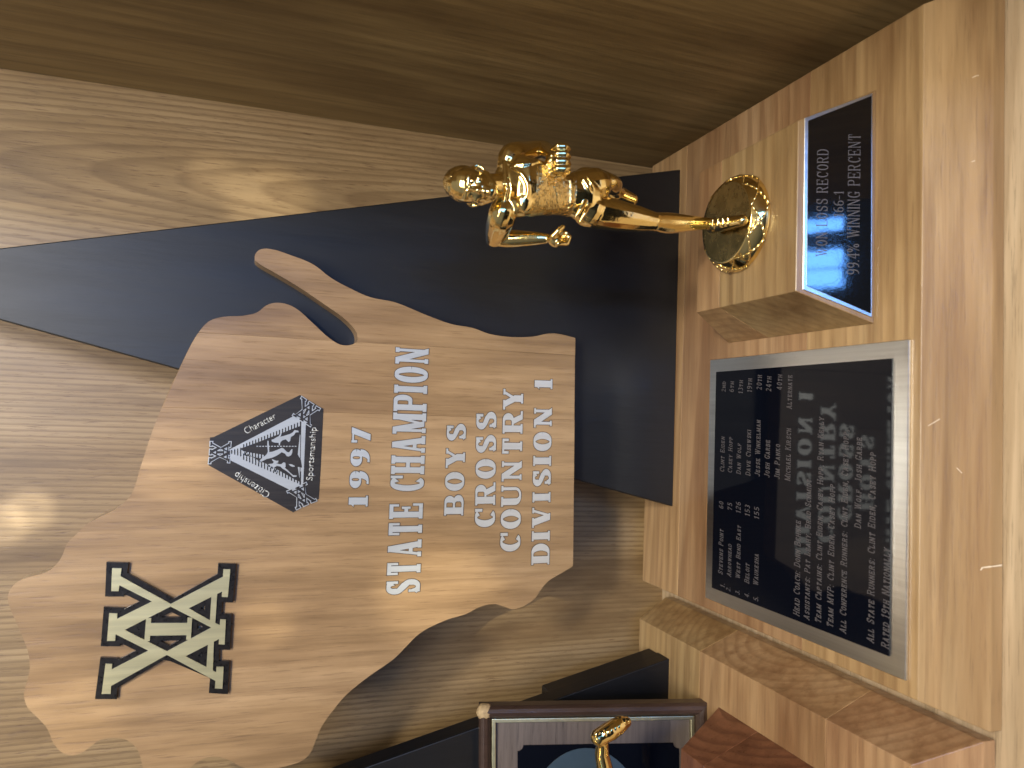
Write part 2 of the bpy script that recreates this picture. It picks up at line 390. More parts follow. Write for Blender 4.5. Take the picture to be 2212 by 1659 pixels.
        curve(pts + pts2, wf); R(mx + w_ * .86 - t * .5, .66, mx + w_ * .86 + t * .6, 1); R(mx - w_ * .98, 0, mx - w_ * .98 + t * 1.1, .34)
        adv = rx + St * .35 + .03
    elif ch == 'T':
        stem(mx); sb(mx); hb(lx - .04, rx + .04, 1 - h); R(lx - .04, .68, lx - .04 + t, 1); R(rx + .04 - t, .68, rx + .04, 1); adv = rx + lx - .02
    elif ch == 'U':
        R(lx - St / 2, .28, lx + St / 2, 1); R(rx - t * .6, .28, rx + t * .6, 1); st_(lx); st_(rx, t)
        arc(mx, .30, mx - lx, .30 - h, 180, 360, lambda p, d: t + (St - t) * abs(d.y) ** 1.6 * (1 if p.x < mx else .1))
    elif ch == 'V':
        dg(mx, 0, lx, 1, St); dg(mx + St * .1, 0, rx, 1, t * 1.1); st_(lx); st_(rx, t)
    elif ch == 'W':
        r2 = rx + .26; q1 = lx + (r2 - lx) * .28; q2 = lx + (r2 - lx) * .72; m2 = (lx + r2) / 2
        dg(q1, 0, lx, 1, St * .9); dg(q1, 0, m2, 1, t); dg(q2, 0, m2 - .03, 1, St * .9); dg(q2, 0, r2, 1, t); st_(lx); st_(r2, t); st_(m2, t); adv = r2 + lx
    elif ch == 'X':
        dg(rx, 0, lx, 1, St); dg(lx, 0, rx, 1, t); sb(lx, t); sb(rx); st_(lx); st_(rx, t)
    elif ch == 'Y':
        stem(mx, 0, .45); sb(mx); dg(mx, .42, lx, 1, St); dg(mx, .42, rx, 1, t * 1.2); st_(lx); st_(rx, t)
    elif ch == 'Z':
        hb(lx - .03, rx, 1 - h); hb(lx - .03, rx, h); dg(lx, 0, rx - .03, 1, St)
    elif ch == '1':
        x = lx + .08; stem(x); sb(x); dg(x - .17, .74, x, 1, t * 1.1); adv = x + St / 2 + sf + .05
    elif ch == '2':
        arc(mx - .03, .72, .19, .28 - h, 160, -40); dg(lx, t * .5, mx + .12, .6, St * .7); hb(lx - .04, rx - .04, h); R(rx - .04 - t, 0, rx - .04, .2); adv = rx + .04
    elif ch == '3':
        arc(mx - .04, .75, .17, .25 - h, 140, -90); arc(mx - .04, .26, .20, .26 - h, 90, -150); adv = rx
    elif ch == '4':
        stem(mx + .08); sb(mx + .08); dg(lx - .02, .3, mx + .05, 1, t * 1.1); hb(lx - .05, rx + .02, .3); adv = rx + .06
    elif ch == '5':
        hb(lx, rx - .08, 1 - h); R(lx, .5, lx + t, 1); arc(mx - .05, .31, .22, .31 - h, 130, -140); adv = rx
    elif ch == '6':
        arc(mx - .02, .30, .20, .30 - h, 0, 360, n=20); arc(mx + .07, .5, .29, .5 - h, 75, 180); adv = rx
    elif ch == '7':
        hb(lx - .03, rx - .02, 1 - t * .8); R(lx - .03, .7, lx - .03 + t, 1); dg(mx - .07, 0, rx - .06, 1, St * .9); adv = rx + .02
    elif ch == '8':
        arc(mx - .03, .75, .16, .25 - h, 0, 360, n=18); arc(mx - .03, .26, .20, .26 - h, 0, 360, n=18); adv = rx
    elif ch == '9':
        arc(mx - .02, .70, .20, .30 - h, 0, 360, n=20); arc(mx - .11, .5, .29, .5 - h, 0, -105); adv = rx
    elif ch == '.': R(.06, 0, .06 + St, St); adv = .12 + St
    elif ch == ',': R(.06, 0, .06 + St, St); dg(.04, -.14, .06 + St * .7, 0, t); adv = .12 + St
    elif ch == ':': R(.06, 0, .06 + St, St); R(.06, .5, .06 + St, .5 + St); adv = .14 + St
    elif ch in '-\u2013': hb(.05, .42, .42); adv = .47
    elif ch == '%':
        arc(.16, .76, .12, .2, 0, 360, n=12); arc(.62, .24, .12, .2, 0, 360, n=12); dg(.14, 0, .62, 1, t); adv = .8
    elif ch == ' ': adv = .42
    return P, adv
def text_polys(s, St, t, sf, gap=.04, smallcap=None):
    out = []; x = 0
    for ch in s:
        k = 1.0; c = ch
        if ch.islower(): k = smallcap or .8; c = ch.upper()
        P, adv = glyph(c, St / k if k != 1 else St, t / k if k != 1 else t, sf)
        for p in P: out.append([(x + a * k, b * k) for a, b in p])
        x += adv * k + gap
    return out, x - gap
def lettering(s, fr, p0, p1, height, mat, parent, St=.2, t=.085, sf=.07, gap=.04, h0=0, h1=.0002, outline=None, smallcap=None, slant=0, name='lettering'):
    # p0, p1: baseline ends in the plane's own coordinates; height: cap height in metres
    P, wd = text_polys(s, St, t, sf, gap, smallcap)
    a = Vector(p0); b = Vector(p1); d = b - a; L = d.length; d.normalize(); n = Vector((-d.y, d.x)); k = L / wd
    def T(q): r = a + d * (q[0] * k + slant * q[1] * height) + n * (q[1] * height); return (r.x, r.y)
    Q = [[T(q) for q in p] for p in P]
    if outline:
        plate(name + '_outline', [grow(q, outline) for q in Q], [], fr, h0, h1 - .00012, M_letteredge, parent)
    return plate(name, Q, [], fr, h0, h1, mat, parent)
# ------------------------------------------------------------------ the cabinet
YW, XW = 0.2701, 0.3108
def struct(name, verts, faces, mat, bevel=0):
    o = mk(name, verts, faces, mat, bevel=bevel); o['kind'] = 'structure'; return o
struct('shelf', box(-1.0, XW + .018, -.30, YW + .012, -.02, 0), HEX, M_oakshelf)
struct('back_wall', box(-1.0, XW + .018, YW, YW + .012, 0, .95), HEX, M_oakwall)
struct('side_wall', box(XW, XW + .018, -.30, YW, 0, .95), HEX, M_oakside)
# ------------------------------------------------------------------ trophy geometry
HB, BD, BW = .03533, .2374, .30
def wooden_frustum(parent, ox, oy, z0, w_, d_, h_, flare, cuts, mat, lip=0, bev=.0004):
    # staves glued side by side along y; sides flare out towards the foot
    zl = z0 + lip
    def prof(z): return flare * (z0 + h_ - z) / (h_ - lip) if z > zl else flare
    levels = [(z0, flare - (.0016 if lip else 0)), (z0 + .0016, flare), (zl, flare), (z0 + h_, 0)] if lip else [(z0, flare), (z0 + h_, 0)]
    ys = [0] + cuts + [d_]
    for i in range(len(ys) - 1):
        V = []; F = []
        for z, o in levels:
            ya = ys[i] - (o if i == 0 else 0); yb = ys[i + 1] + (o if i == len(ys) - 2 else 0)
            V += [(ox - o, oy + ya, z), (ox + w_ + o, oy + ya, z), (ox + w_ + o, oy + yb, z), (ox - o, oy + yb, z)]
        n = len(levels)
        F.append((3, 2, 1, 0)); F.append(tuple(4 * (n - 1) + k for k in range(4)))
        for l in range(n - 1):
            for k in range(4): F.append((4 * l + k, 4 * l + (k + 1) % 4, 4 * (l + 1) + (k + 1) % 4, 4 * (l + 1) + k))
        mk('stave', V, F, mat, parent, bevel=bev, seg=2)
def empty_part(name, parent):
    o = bpy.data.objects.new(name, None); COL.objects.link(o); o.parent = parent; o.empty_display_size = .02; return o
def spline(pts, k=5):
    out = []; n = len(pts)
    for i in range(n):
        p0, p1, p2, p3 = (np.array(pts[(i + j) % n], float) for j in (-1, 0, 1, 2))
        for s_ in range(k):
            t = s_ / k
            out.append(tuple(.5 * ((2 * p1) + (-p0 + p2) * t + (2 * p0 - 5 * p1 + 4 * p2 - p3) * t * t + (-p0 + 3 * p1 - 3 * p2 + p3) * t ** 3)))
    return out
def board(parent, dx, name='backboard'):
    # tall black tapering board standing on the base, with its brace block behind
    y0, y1 = .1986, .2135
    a0, a1, b0, b1 = .0573 + dx, .286 + dx, .1665 + dx, .1807 + dx
    V = [(a0, y0, HB), (a1, y0, HB), (a1, y1, HB), (a0, y1, HB), (b0, y0, .4745), (b1, y0, .4745), (b1, y1, .4745), (b0, y1, .4745)]
    mk(name, V, HEX, M_black, parent, bevel=.0006)
    k = .236
    zt = .115
    V = [(a0 + .004, y1, HB), (a1 - .001, y1, HB), (a1 - .001, y1 + .0125, HB), (a0 + .004, y1 + .0125, HB),
         (a0 + .004 + k * (zt - HB), y1, zt), (a1 - .001 - k * (zt - HB), y1, zt), (a1 - .001 - k * (zt - HB), y1 + .0125, zt), (a0 + .004 + k * (zt - HB), y1 + .0125, zt)]
    mk('brace', V, HEX, M_black, parent, bevel=.0005)
# ---- main trophy
TR = root('trophy', 'wooden trophy with state-shaped wood panel on tapering black board, gold runner and two black plates', 'trophy', (.15, .12, 0))
base = empty_part('base', TR)
wooden_frustum(base, 0, 0, 0, BW, BD, HB, .0114, [.0715, .1905], M_block, lip=.008)
board(TR, 0)
blk = empty_part('record_block', TR)
BX0, BX1, BY0, BY1, BH, BO = .16215, .27226, .02622, .13892, .03235, .0146
wooden_frustum(blk, BX0 + BO, BY0 + BO, HB, BX1 - BX0 - 2 * BO, BY1 - BY0 - 2 * BO, BH, BO, [.0615], M_block, bev=.0004)
# ---- state panel, four glued boards cut to one outline
OUT = [(1243,730),(1206,721),(1181,721),(1151,727),(1106,728),(1060,722),(1020,708),(975,700),(925,682),(887,666),(850,652),(800,642),(755,622),(715,600),
(675,570),(625,550),(595,540),(570,537),(555,544),(550,558),(560,570),(600,593),(650,623),(700,657),(740,685),(765,710),(772,727),(769,740),(750,746),(730,742),
(705,725),(675,697),(645,670),(620,657),(595,654),(575,660),(555,675),(525,682),(485,684),(455,692),(435,710),(415,740),(395,780),(372,829),(350,879),
(330,929),(315,974),(302,1014),(290,1054),(275,1079),(245,1102),(210,1119),(185,1134),(165,1154),(145,1174),(135,1199),(122,1219),(100,1236),(72,1244),(43,1254),(25,1269),
(17,1289),(22,1314),(35,1344),(50,1379),(62,1414),(64,1449),(56,1479),(52,1504),(60,1529),(80,1549),(102,1574),(115,1604),(132,1624),(155,1632),(180,1624),
(200,1609),(220,1597),(250,1594),(275,1599),(293,1614),(303,1634),(310,1662),(325,1692),(358,1704),(390,1690),(408,1662),(425,1647),(445,1637),(470,1635),(495,1642),
(520,1656),(555,1664),(600,1659),(630,1652),(655,1642),(672,1624),(682,1599),(695,1569),(720,1534),(750,1499),(800,1459),(850,1424),(880,1394),(900,1374),(925,1357),
(965,1339),(1005,1327),(1030,1314),(1050,1307),(1070,1305),(1090,1311),(1106,1316),(1118,1314),(1136,1307),(1156,1292),(1171,1270),(1186,1254),(1206,1242),(1235,1225)]
PF = Frame((0, .1855, HB), (1, 0, 0), (0, 0, 1))        # front plane of the state panel
pts = [PF.px(1659 - y, x) for x, y in OUT]
sm = spline([pts[0]] + pts + [pts[-1]], 4)[4:-8] + [pts[-1]]
cA, cB = PF.px(1659 - 732, 1243), PF.px(1659 - 1222, 1238)
keepers = []
for p in sm: keepers.append(p)
# keep the two bottom corners crisp: the spline over the long straight edge is replaced by its ends
sm = sm + [cB]
if sum(sm[k - 1][0] * sm[k][1] - sm[k][0] * sm[k - 1][1] for k in range(len(sm))) < 0: sm = sm[::-1]
panel = empty_part('state_panel', TR)
xs = [p[0] for p in sm]; cuts = [min(xs) - .01, .018, .0655, .113, .1535, max(xs) + .01]
for i in range(len(cuts) - 1):
    strip = [(cuts[i], -1), (cuts[i + 1], -1), (cuts[i + 1], 1), (cuts[i], 1)]
    vs = [Vector(p) for p in sm] + [Vector(p) for p in strip]
    ov, oe, of, _, _, og = delaunay_2d_cdt(vs, [], [list(range(len(sm))), list(range(len(sm), len(sm) + 4))], 0, 1e-7)
    keep = [f for f, g in zip(of, og) if 0 in g and 1 in g]
    if not keep: continue
    V, F = solid(ov, keep, PF, -.0129, 0)
    mk('board', V, F, M_walnutpanel, panel, bevel=.00022, seg=1)
# lettering on the panel: (text, left baseline px, right baseline px, left top px)  in photograph x,y
def on_panel(s, L, Rr, top, par=TR, **kw):
    a = Vector(PF.px(1659 - L[1], L[0])); b = Vector(PF.px(1659 - Rr[1], Rr[0])); c = Vector(PF.px(1659 - top[1], top[0]))
    hgt = (c - a).length
    return lettering(s, PF, a, b, hgt, M_silverletter, par, h0=.00005, h1=.0004, outline=.00030, **kw)
on_panel('1997', (793.5, 1099), (801, 926), (752.5, 1099), St=0.28, t=.10, sf=.07, gap=.12)
on_panel('STATE CHAMPION', (906, 1287), (926, 750), (834, 1287), St=0.29, t=.115, sf=.06, gap=.03)
on_panel('BOYS', (1000, 1114), (1006.5, 915), (959, 1114), St=0.28, t=.10, sf=.06, gap=.10)
on_panel('CROSS', (1068.5, 1142), (1072, 889), (1025.5, 1142), St=0.28, t=.10, sf=.06, gap=.08)
on_panel('COUNTRY', (1123, 1194.5), (1130, 836), (1080, 1194.5), St=0.26, t=.10, sf=.06, gap=.03)
on_panel('DIVISION 1', (1186, 1219.5), (1193, 817), (1147.5, 1219.5), St=0.29, t=.10, sf=.065, gap=.10)
# ---- the cut-out association monogram: gold face on a black bevelled base (traced in its own grid)
def G(x, y): X_ = 350 + x / 2.552; Y_ = 2150 + y / 2.552; return PF.px(1659 - Y_ / 1.8228, X_ / 1.8228)
QG = [[(247,215),(332,217),(303,437),(238,437)], [(218,665),(291,668),(268,934),(197,934)], [(181,1170),(238,1172),(224,1462),(143,1462)],
 [(1357,225),(1418,227),(1394,497),(1341,495)], [(1325,726),(1374,728),(1362,971),(1310,968)], [(1288,1200),(1351,1200),(1340,1412),(1272,1408)],
 [(328,297),(305,372),(650,545),(827,572)], [(278,730),(280,868),(360,828),(650,545)], [(360,828),(650,545),(827,572),(827,590)],
 [(827,572),(827,590),(1000,612)], [(827,572),(1000,612),(1348,437),(1362,295)], [(827,590),(1000,612),(1222,740),(1241,808)],
 [(1222,738),(1241,808),(1328,790),(1268,762)], [(278,866),(360,828),(790,1045),(615,1035)], [(234,1230),(216,1392),(790,1075),(615,1035)],
 [(615,1035),(790,1043),(790,1076)], [(790,1043),(790,1076),(965,1092)], [(790,1045),(965,1092),(1316,912),(1241,806)], [(1241,804),(1316,914),(1328,785)],
 [(790,1073),(965,1090),(1188,1205),(1278,1340)], [(1188,1203),(1278,1340),(1292,1262),(1245,1238)],
 [(1239,470),(1288,462),(1268,768),(1222,742)], [(1204,955),(1255,930),(1243,1243),(1188,1208)],
 [(600,764),(1000,762),(995,876),(600,882)], [(586,714),(628,714),(614,936),(568,936)], [(1000,710),(1037,710),(1024,924),(986,924)]]
def hull(q):
    P_ = sorted(set(map(tuple, q)))
    def half(P_):
        h = []
        for p in P_:
            while len(h) > 1 and (h[-1][0]-h[-2][0])*(p[1]-h[-2][1])-(h[-1][1]-h[-2][1])*(p[0]-h[-2][0]) <= 0: h.pop()
            h.append(p)
        return h
    a = half(P_); b = half(P_[::-1]); return a[:-1] + b[:-1]
gold = [[G(*p) for p in hull(q)] for q in QG]
mono = empty_part('monogram', TR)
v, f = union([grow(q, .0030) for q in gold]); V, F = solid(v, f, PF, .00005, .0022)
mk('monogram_base', V, F, M_emblemblack, mono, bevel=.0009, seg=2)
v, f = union([grow(q, .0002) for q in gold]); V, F = solid(v, f, PF, .0020, .0029)
mk('monogram_face', V, F, M_emblemgold, mono)
# ---- triangular emblem
def E2(x, y): X_ = 760 + x / 2.765; Y_ = 1500 + y / 2.765; return PF.px(1659 - Y_ / 1.8228, X_ / 1.8228)
emb = empty_part('triangle_emblem', TR)
blackp = [[E2(*p) for p in [(185,615),(225,610),(1165,153),(1220,185),(1265,215),(1320,245),(1360,272),(1418,302),(1390,900),(1368,1285),(1300,1310),(1245,1345),(1190,1372),(1090,1430),(170,918),(178,780)]]]
plate('emblem_field', blackp, [], PF, .00005, .0003, M_print, emb)
bars = []; holes = []
ring = [E2(*p) for p in [(400,745),(1115,372),(1232,405),(1228,460),(1198,1150),(1115,1215),(400,860)]]
inner = [E2(*p) for p in [(510,738),(700,668),(1172,487),(1150,700),(1140,800),(1175,860),(1188,944),(1140,935),(1165,1100),(1100,1068),(830,915),(700,860)]]
for i in range(24):
    x = 422 + i * 32.5
    mid = 772 + (i * .6); half_o = max(10, (x - 400) * .50); half_i = max(0, (x - 500) * .37)
    if x < 520: holes.append([E2(x - 6.5, mid - half_o * .55 - 14), E2(x + 6.5, mid - half_o * .55 - 14), E2(x + 6.5, mid + half_o * .55 + 14), E2(x - 6.5, mid + half_o * .55 + 14)])
    elif x < 1190:
        holes.append([E2(x - 6.5, mid - 22 - half_o * .84), E2(x + 6.5, mid - 22 - half_o * .84), E2(x + 6.5, mid - half_i * .8), E2(x - 6.5, mid - half_i * .8)])
        holes.append([E2(x - 6.5, mid + half_i * .8), E2(x + 6.5, mid + half_i * .8), E2(x + 6.5, mid + 20 + half_o * .84), E2(x - 6.5, mid + 20 + half_o * .84)])
side = [E2(*p) for p in [(1172,420),(1180,420),(1166,1130),(1158,1130)]]
plate('emblem_band', [ring], [inner, side] + holes, PF, .0001, .0005, M_emblemsilver, emb)
blobs = [
 [(855,640),(880,632),(905,615),(935,600),(955,565),(965,572),(950,608),(1015,590),(1060,575),(1085,560),(1105,535),(1145,540),(1150,558),(1118,560),(1098,590),(1065,610),(1058,650),(1040,665),(1010,635),(975,645),(950,668),(945,700),(935,700),(932,672),(905,672),(880,668),(858,660)],
 [(810,650),(822,652),(828,720),(830,775),(870,768),(920,748),(965,728),(985,735),(1020,770),(1045,778),(1070,745),(1082,742),(1080,780),(1068,808),(1040,822),(1020,818),(1000,790),(965,775),(940,795),(905,815),(860,835),(800,850),(740,880),(712,885),(740,850),(765,830),(800,800),(815,770),(808,700)],
 [(860,850),(905,868),(930,868),(925,888),(905,895),(940,905),(960,905),(985,885),(1005,890),(1008,930),(1000,945),(1030,970),(1060,1000),(1090,1025),(1128,1028),(1125,1042),(1090,1045),(1050,1005),(1010,975),(975,955),(950,930),(910,925),(885,940),(900,970),(930,985),(925,1000),(890,990),(865,955),(830,935),(808,925),(820,905),(870,898),(880,880),(862,865)],
 [(1040,905),(1070,905),(1105,922),(1110,930),(1085,935),(1060,925)]]
plate('emblem_runners', [[E2(*p) for p in b] for b in blobs] + [[E2(x, 706), E2(x + 20, 706), E2(x + 20, 716), E2(x, 716)] for x in range(690, 1130, 32)]
      + [[E2(x, 790 + (x - 560) * .18 - 22), E2(x + 17, 790 + (x - 560) * .18 - 20), E2(x + 17, 812 + (x - 560) * .18), E2(x, 810 + (x - 560) * .18)] for x in range(560, 760, 32)],
      [], PF, .0002, .0005, M_emblemsilver, emb)
def mini(cx, cy, ang, k, nm):
    # one small monogram: white outline strokes, black inside
    W_ = []; Bk = []
    ca, sa = math.cos(ang), math.sin(ang)
    def T(x, y): x = (x - 775) * k; y = (y - 815) * k; return E2(cx + x * ca - y * sa, cy + x * sa + y * ca)
    for q in QG:
        Bk.append([T(*p) for p in hull(q)])
    plate('emblem_monogram_edge', [grow(q, .00055) for q in Bk], [], PF, .0002, .00062, M_emblemsilver, emb)
    plate('emblem_monogram', [grow(q, .00012) for q in Bk], [], PF, .0003, .00078, M_print, emb)
mini(290, 775, 0, .185, '')
mini(1235, 335, math.radians(118), .185, '')
mini(1180, 1255, math.radians(-118), .185, '')
def word(s, x0, y0, x1, y1, size, parent, fr_map, fr, mat, name='lettering'):
    c = bpy.data.curves.new(name, 'FONT'); c.body = s; c.size = 1; c.resolution_u = 3; c.offset = .012
    o = bpy.data.objects.new(name, c); COL.objects.link(o)
    dg = bpy.context.evaluated_depsgraph_get(); dg.update(); me = bpy.data.meshes.new_from_object(o.evaluated_get(dg))
    bpy.data.objects.remove(o)
    a = Vector(fr_map(x0, y0)); b = Vector(fr_map(x1, y1)); d = b - a; L = d.length; d.normalize(); n_ = Vector((-d.y, d.x))
    wd = max(v.co.x for v in me.vertices); k = L / wd
    base_ = wloc(parent)
    V = []; 
    bm = bmesh.new(); bm.from_mesh(me); bmesh.ops.remove_doubles(bm, verts=bm.verts, dist=1e-5)
    for v_ in bm.verts:
        q = a + d * (v_.co.x * k) + n_ * (v_.co.y * size); v_.co = fr.w(q.x, q.y, .0006) - base_
    r = bmesh.ops.extrude_face_region(bm, geom=bm.faces[:])
    for g in r['geom']:
        if isinstance(g, bmesh.types.BMVert): g.co -= fr.n * .0004
    bmesh.ops.recalc_face_normals(bm, faces=bm.faces)
    bm.to_mesh(me); bm.free()
    return link(name, me, parent, mat)
word('Character', 578, 583, 916, 405, .0054, emb, E2, PF, M_emblemsilver)
word('Sportsmanship', 1302, 1085, 1345, 505, .0052, emb, E2, PF, M_emblemsilver)
word('Citizenship', 850, 1220, 478, 985, .0054, emb, E2, PF, M_emblemsilver)
# ---- results plate lying on the base
RF = Frame((0, 0, HB), (1, 0, 0), (0, 1, 0))
rp_ = empty_part('results_plate', TR)
x0, x1, y0, y1 = .0068, .1530, .0050, .1561
mk('rim', box(x0, x1, y0, y1, HB + .0001, HB + .0016), HEX, M_silver, rp_, bevel=.0003)
bi = .0078
mk('black_plate', box(x0 + bi, x1 - bi, y0 + bi + .0005, y1 - bi, HB + .0014, HB + .0024), HEX, M_gloss, rp_, bevel=.0002)
RF = Frame((0, 0, HB + .0024), (1, 0, 0), (0, 1, 0))
def q3(x, y): return (1659 - (1280 + y / 1.129) / 1.8228, (2700 + x / 1.129) / 1.8228)
TXT = [("1.",172,1170,174,1150,18),("Stevens Point",164,1113,168,910,20),("60",167,820,168,786,19),("Clint Eiden",172,655,173,497,20),("2nd",178,299,178,251,18),
("2.",198,1187,199,1167,18),("Arrowhead",203,1122,203,976,20),("75",206,828,206,793,20),("Casey Hopp",207,659,208,498,20),("6th",214,300,214,250,19),
("3.",239,1203,240,1180,19),("West Bend East",243,1132,244,893,21),("126",244,838,245,790,21),("Dan Wolf",246,665,246,527,21),("13th",254,305,255,245,20),
("4.",281,1214,282,1193,20),("Beloit",283,1152,283,1062,22),("153",285,852,285,803,22),("Dave Cisewski",288,672,290,467,22),("19th",294,299,295,237,21),
("5.",322,1233,323,1208,21),("Waukesha",323,1162,324,1020,23),("155",326,865,326,812,22),("Jesse Winkelman",330,677,333,423,23),("20th",338,290,339,222,23),
("Josh Garbe",373,682,375,512,24),("24th",380,297,381,228,23),("Jim Panko",418,690,420,530,24),("40th",428,290,429,220,23),
("Michael Kirsch",465,695,469,460,25),("Alternate",472,375,474,222,24),
("Head Coach: Donn Behnke",505,1297,513,872,27),("Assistants: Pat Leahy, Brad Schmidt",551,1315,558,687,27),
("Team Captains: Clint Eiden, Casey Hopp, Ryan Kelly",602,1330,615,410,27),("Team MVP: Clint Eiden, Casey Hopp",655,1350,665,710,28),
("All Conference Runners: Clint Eiden, Casey Hopp,",713,1375,725,465,29),("Dan Wolf, Josh Garbe",779,907,785,500,29),
("All State Runners: Clint Eiden, Casey Hopp",835,1417,848,567,31),("Rated 19th Nationally",901,1442,911,995,32)]
for s_, xa, ya, xb, yb, hh in TXT:
    a = Vector(RF.px(*q3(xa, ya))); b = Vector(RF.px(*q3(xb, yb))); c = Vector(RF.px(*q3(xa - hh, ya)))
    yy = (a.y + b.y) / 2; a.y = b.y = yy
    lettering(s_, RF, a, b, abs(c.y - yy) * 1.0, M_gray_text, rp_, St=.13, t=.12, sf=.045, gap=.10, h0=-.0001, h1=.00006, smallcap=.78, slant=.10)
# ---- pale scratches worn into the front of the base
fr_n = Vector((0, -HB, .0114)).normalized()
ff = Frame((0, 0, HB), (1, 0, 0), Vector((0, .0114, HB - .008)).normalized())
for pts_ in (((2118, 1232), (2122, 1226), (2140, 1224), (2164, 1221)), ((2066, 1010), (2072, 1016), (2078, 1022)), ((2100, 168), (2108, 164), (2114, 163)), ((2098, 350), (2106, 347)), ((2005, 920), (2030, 905))):
    qs = [Vector(ff.px(1659 - y, x)) for x, y in pts_]
    P_ = []
    for a, b in zip(qs, qs[1:]):
        d = (b - a).normalized(); n_ = Vector((-d.y, d.x)) * (.00035 if len(pts_) > 3 else .00018)
        P_.append([tuple(a + n_ * .6), tuple(a - n_ * .6), tuple(b - n_), tuple(b + n_)])
    plate('scratch', P_, [], ff, .00002, .00006, M_scratch, base)
# ---- record plate on the sloping face of the small block
fn = Vector((0, -BH, BO)).normalized(); fv = Vector((0, BO, BH)).normalized()
F0 = Frame((0, BY0, HB), (1, 0, 0), fv)
def q4(x, y): return (1659 - (300 + y / 1.5076) / 1.8228, (2600 + x / 1.5076) / 1.8228)
rc = empty_part('record_plate', TR)
o4 = [F0.px(*q4(*p)) for p in ((843,1266),(853,252),(1256,104),(1252,1432))]
i4 = [F0.px(*q4(*p)) for p in ((865,1246),(873,270),(1249,122),(1245,1410))]
V, F = solid([Vector(p) for p in o4], [[0, 1, 2, 3]], F0, .0001, .0009); mk('rim', V, F, M_silver, rc, bevel=.0002)
V, F = solid([Vector(p) for p in i4], [[0, 1, 2, 3]], F0, .0007, .0012); mk('black_plate', V, F, M_gloss2, rc, bevel=.0001)
F1 = Frame(F0.w(0, 0, .0012), F0.u, F0.v)
for s_, xa, ya, xb, yb, hh in (("WON LOSS RECORD", 988, 1072, 999, 432, 66), ("166\u20131", 1086, 836, 1090, 682, 58), ("99.4% WINNING PERCENT", 1178, 1182, 1190, 342, 72)):
    a = Vector(F1.px(*q4(xa, ya))); b = Vector(F1.px(*q4(xb, yb))); c = Vector(F1.px(*q4(xa - hh, ya))); yy = (a.y + b.y) / 2; a.y = b.y = yy
    lettering(s_, F1, a, b, abs(c.y - yy), M_gray_text, rc, St=.10, t=.05, sf=.05, gap=.06, h0=-.0001, h1=.00006)
# ------------------------------------------------------------------ the gold runner
def capsule(V, F, a, b, ra, rb, n=14, rings=5, flat=None):
    a = Vector(a); b = Vector(b); d = b - a; L = max(d.length, 1e-6); d.normalize()
    u = d.orthogonal().normalized(); w_ = d.cross(u)
    if flat: # (direction, factor): squash across this direction
        fd = (Vector(flat[0]) - d * Vector(flat[0]).dot(d)).normalized(); u = fd; w_ = d.cross(u)
    fa = flat[1] if flat else 1
    s0 = len(V); rr = []
    for i in range(rings + 1):
        t_ = math.pi / 2 * i / rings; rr.append((a - d * ra * math.cos(t_), ra * math.sin(t_)))
    for i in range(rings + 1):
        t_ = math.pi / 2 * i / rings; rr.append((b + d * rb * math.sin(t_), rb * math.cos(t_)))
    for c, r in rr:
        for k in range(n):
            an = 2 * math.pi * k / n; V.append(c + (u * math.cos(an) * fa + w_ * math.sin(an)) * max(r, 1e-6))
    m = len(rr)
    for i in range(m - 1):
        for k in range(n): F.append((s0 + i * n + k, s0 + i * n + (k + 1) % n, s0 + (i + 1) * n + (k + 1) % n, s0 + (i + 1) * n + k))
    F.append(tuple(s0 + k for k in range(n))[::-1]); F.append(tuple(s0 + (m - 1) * n + k for k in range(n)))
def chain(V, F, pts, rad, flat=None):
    for i in range(len(pts) - 1): capsule(V, F, pts[i], pts[i + 1], rad[i], rad[i + 1], flat=flat)
def ellipsoid(V, F, c, r, rot=None, n=20, m=14):
    c = Vector(c); s0 = len(V)
    for i in range(m + 1):
        th = math.pi * i / m
        for k in range(n):
            ph = 2 * math.pi * k / n
            p = Vector((r[0] * math.sin(th) * math.cos(ph), r[1] * math.sin(th) * math.sin(ph), r[2] * math.cos(th)))
            if rot: p = rot @ p
            V.append(c + p)
    for i in range(m):
        for k in range(n): F.append((s0 + i * n + k, s0 + (i + 1) * n + k, s0 + (i + 1) * n + (k + 1) % n, s0 + i * n + (k + 1) % n))
def loft(V, F, secs, n=28):
    # secs: (centre, rx, ry, x-direction) closed at both ends, superellipse sections
    s0 = len(V)
    for c, rx, ry, xd in secs:
        c = Vector(c); xd = Vector(xd).normalized(); zd = Vector((0, 0, 1)); yd = zd.cross(xd).normalized()
        for k in range(n):
            an = 2 * math.pi * k / n; ca, sa = math.cos(an), math.sin(an)
            ca = math.copysign(abs(ca) ** .85, ca); sa = math.copysign(abs(sa) ** .85, sa)
            V.append(c + xd * rx * ca + yd * ry * sa)
    m = len(secs)
    for i in range(m - 1):
        for k in range(n): F.append((s0 + i * n + k, s0 + i * n + (k + 1) % n, s0 + (i + 1) * n + (k + 1) % n, s0 + (i + 1) * n + k))
    F.append(tuple(s0 + k for k in range(n))[::-1]); F.append(tuple(s0 + (m - 1) * n + k for k in range(n)))
YF = .085
def limb(V, F, pts, rad, k=5, flat=None):
    n_ = len(pts); A = [np.array([*p, r]) for p, r in zip(pts, rad)]; A = [2 * A[0] - A[1]] + A + [2 * A[-1] - A[-2]]; out = []
    for i in range(1, n_):
        p0, p1, p2, p3 = A[i - 1], A[i], A[i + 1], A[i + 2]
        for q in range(k):
            t = q / k; out.append(.5 * ((2 * p1) + (-p0 + p2) * t + (2 * p0 - 5 * p1 + 4 * p2 - p3) * t * t + (-p0 + 3 * p1 - 3 * p2 + p3) * t ** 3))
    out.append(A[-2])
    chain(V, F, [Vector(o[:3]) for o in out], [o[3] for o in out], flat)
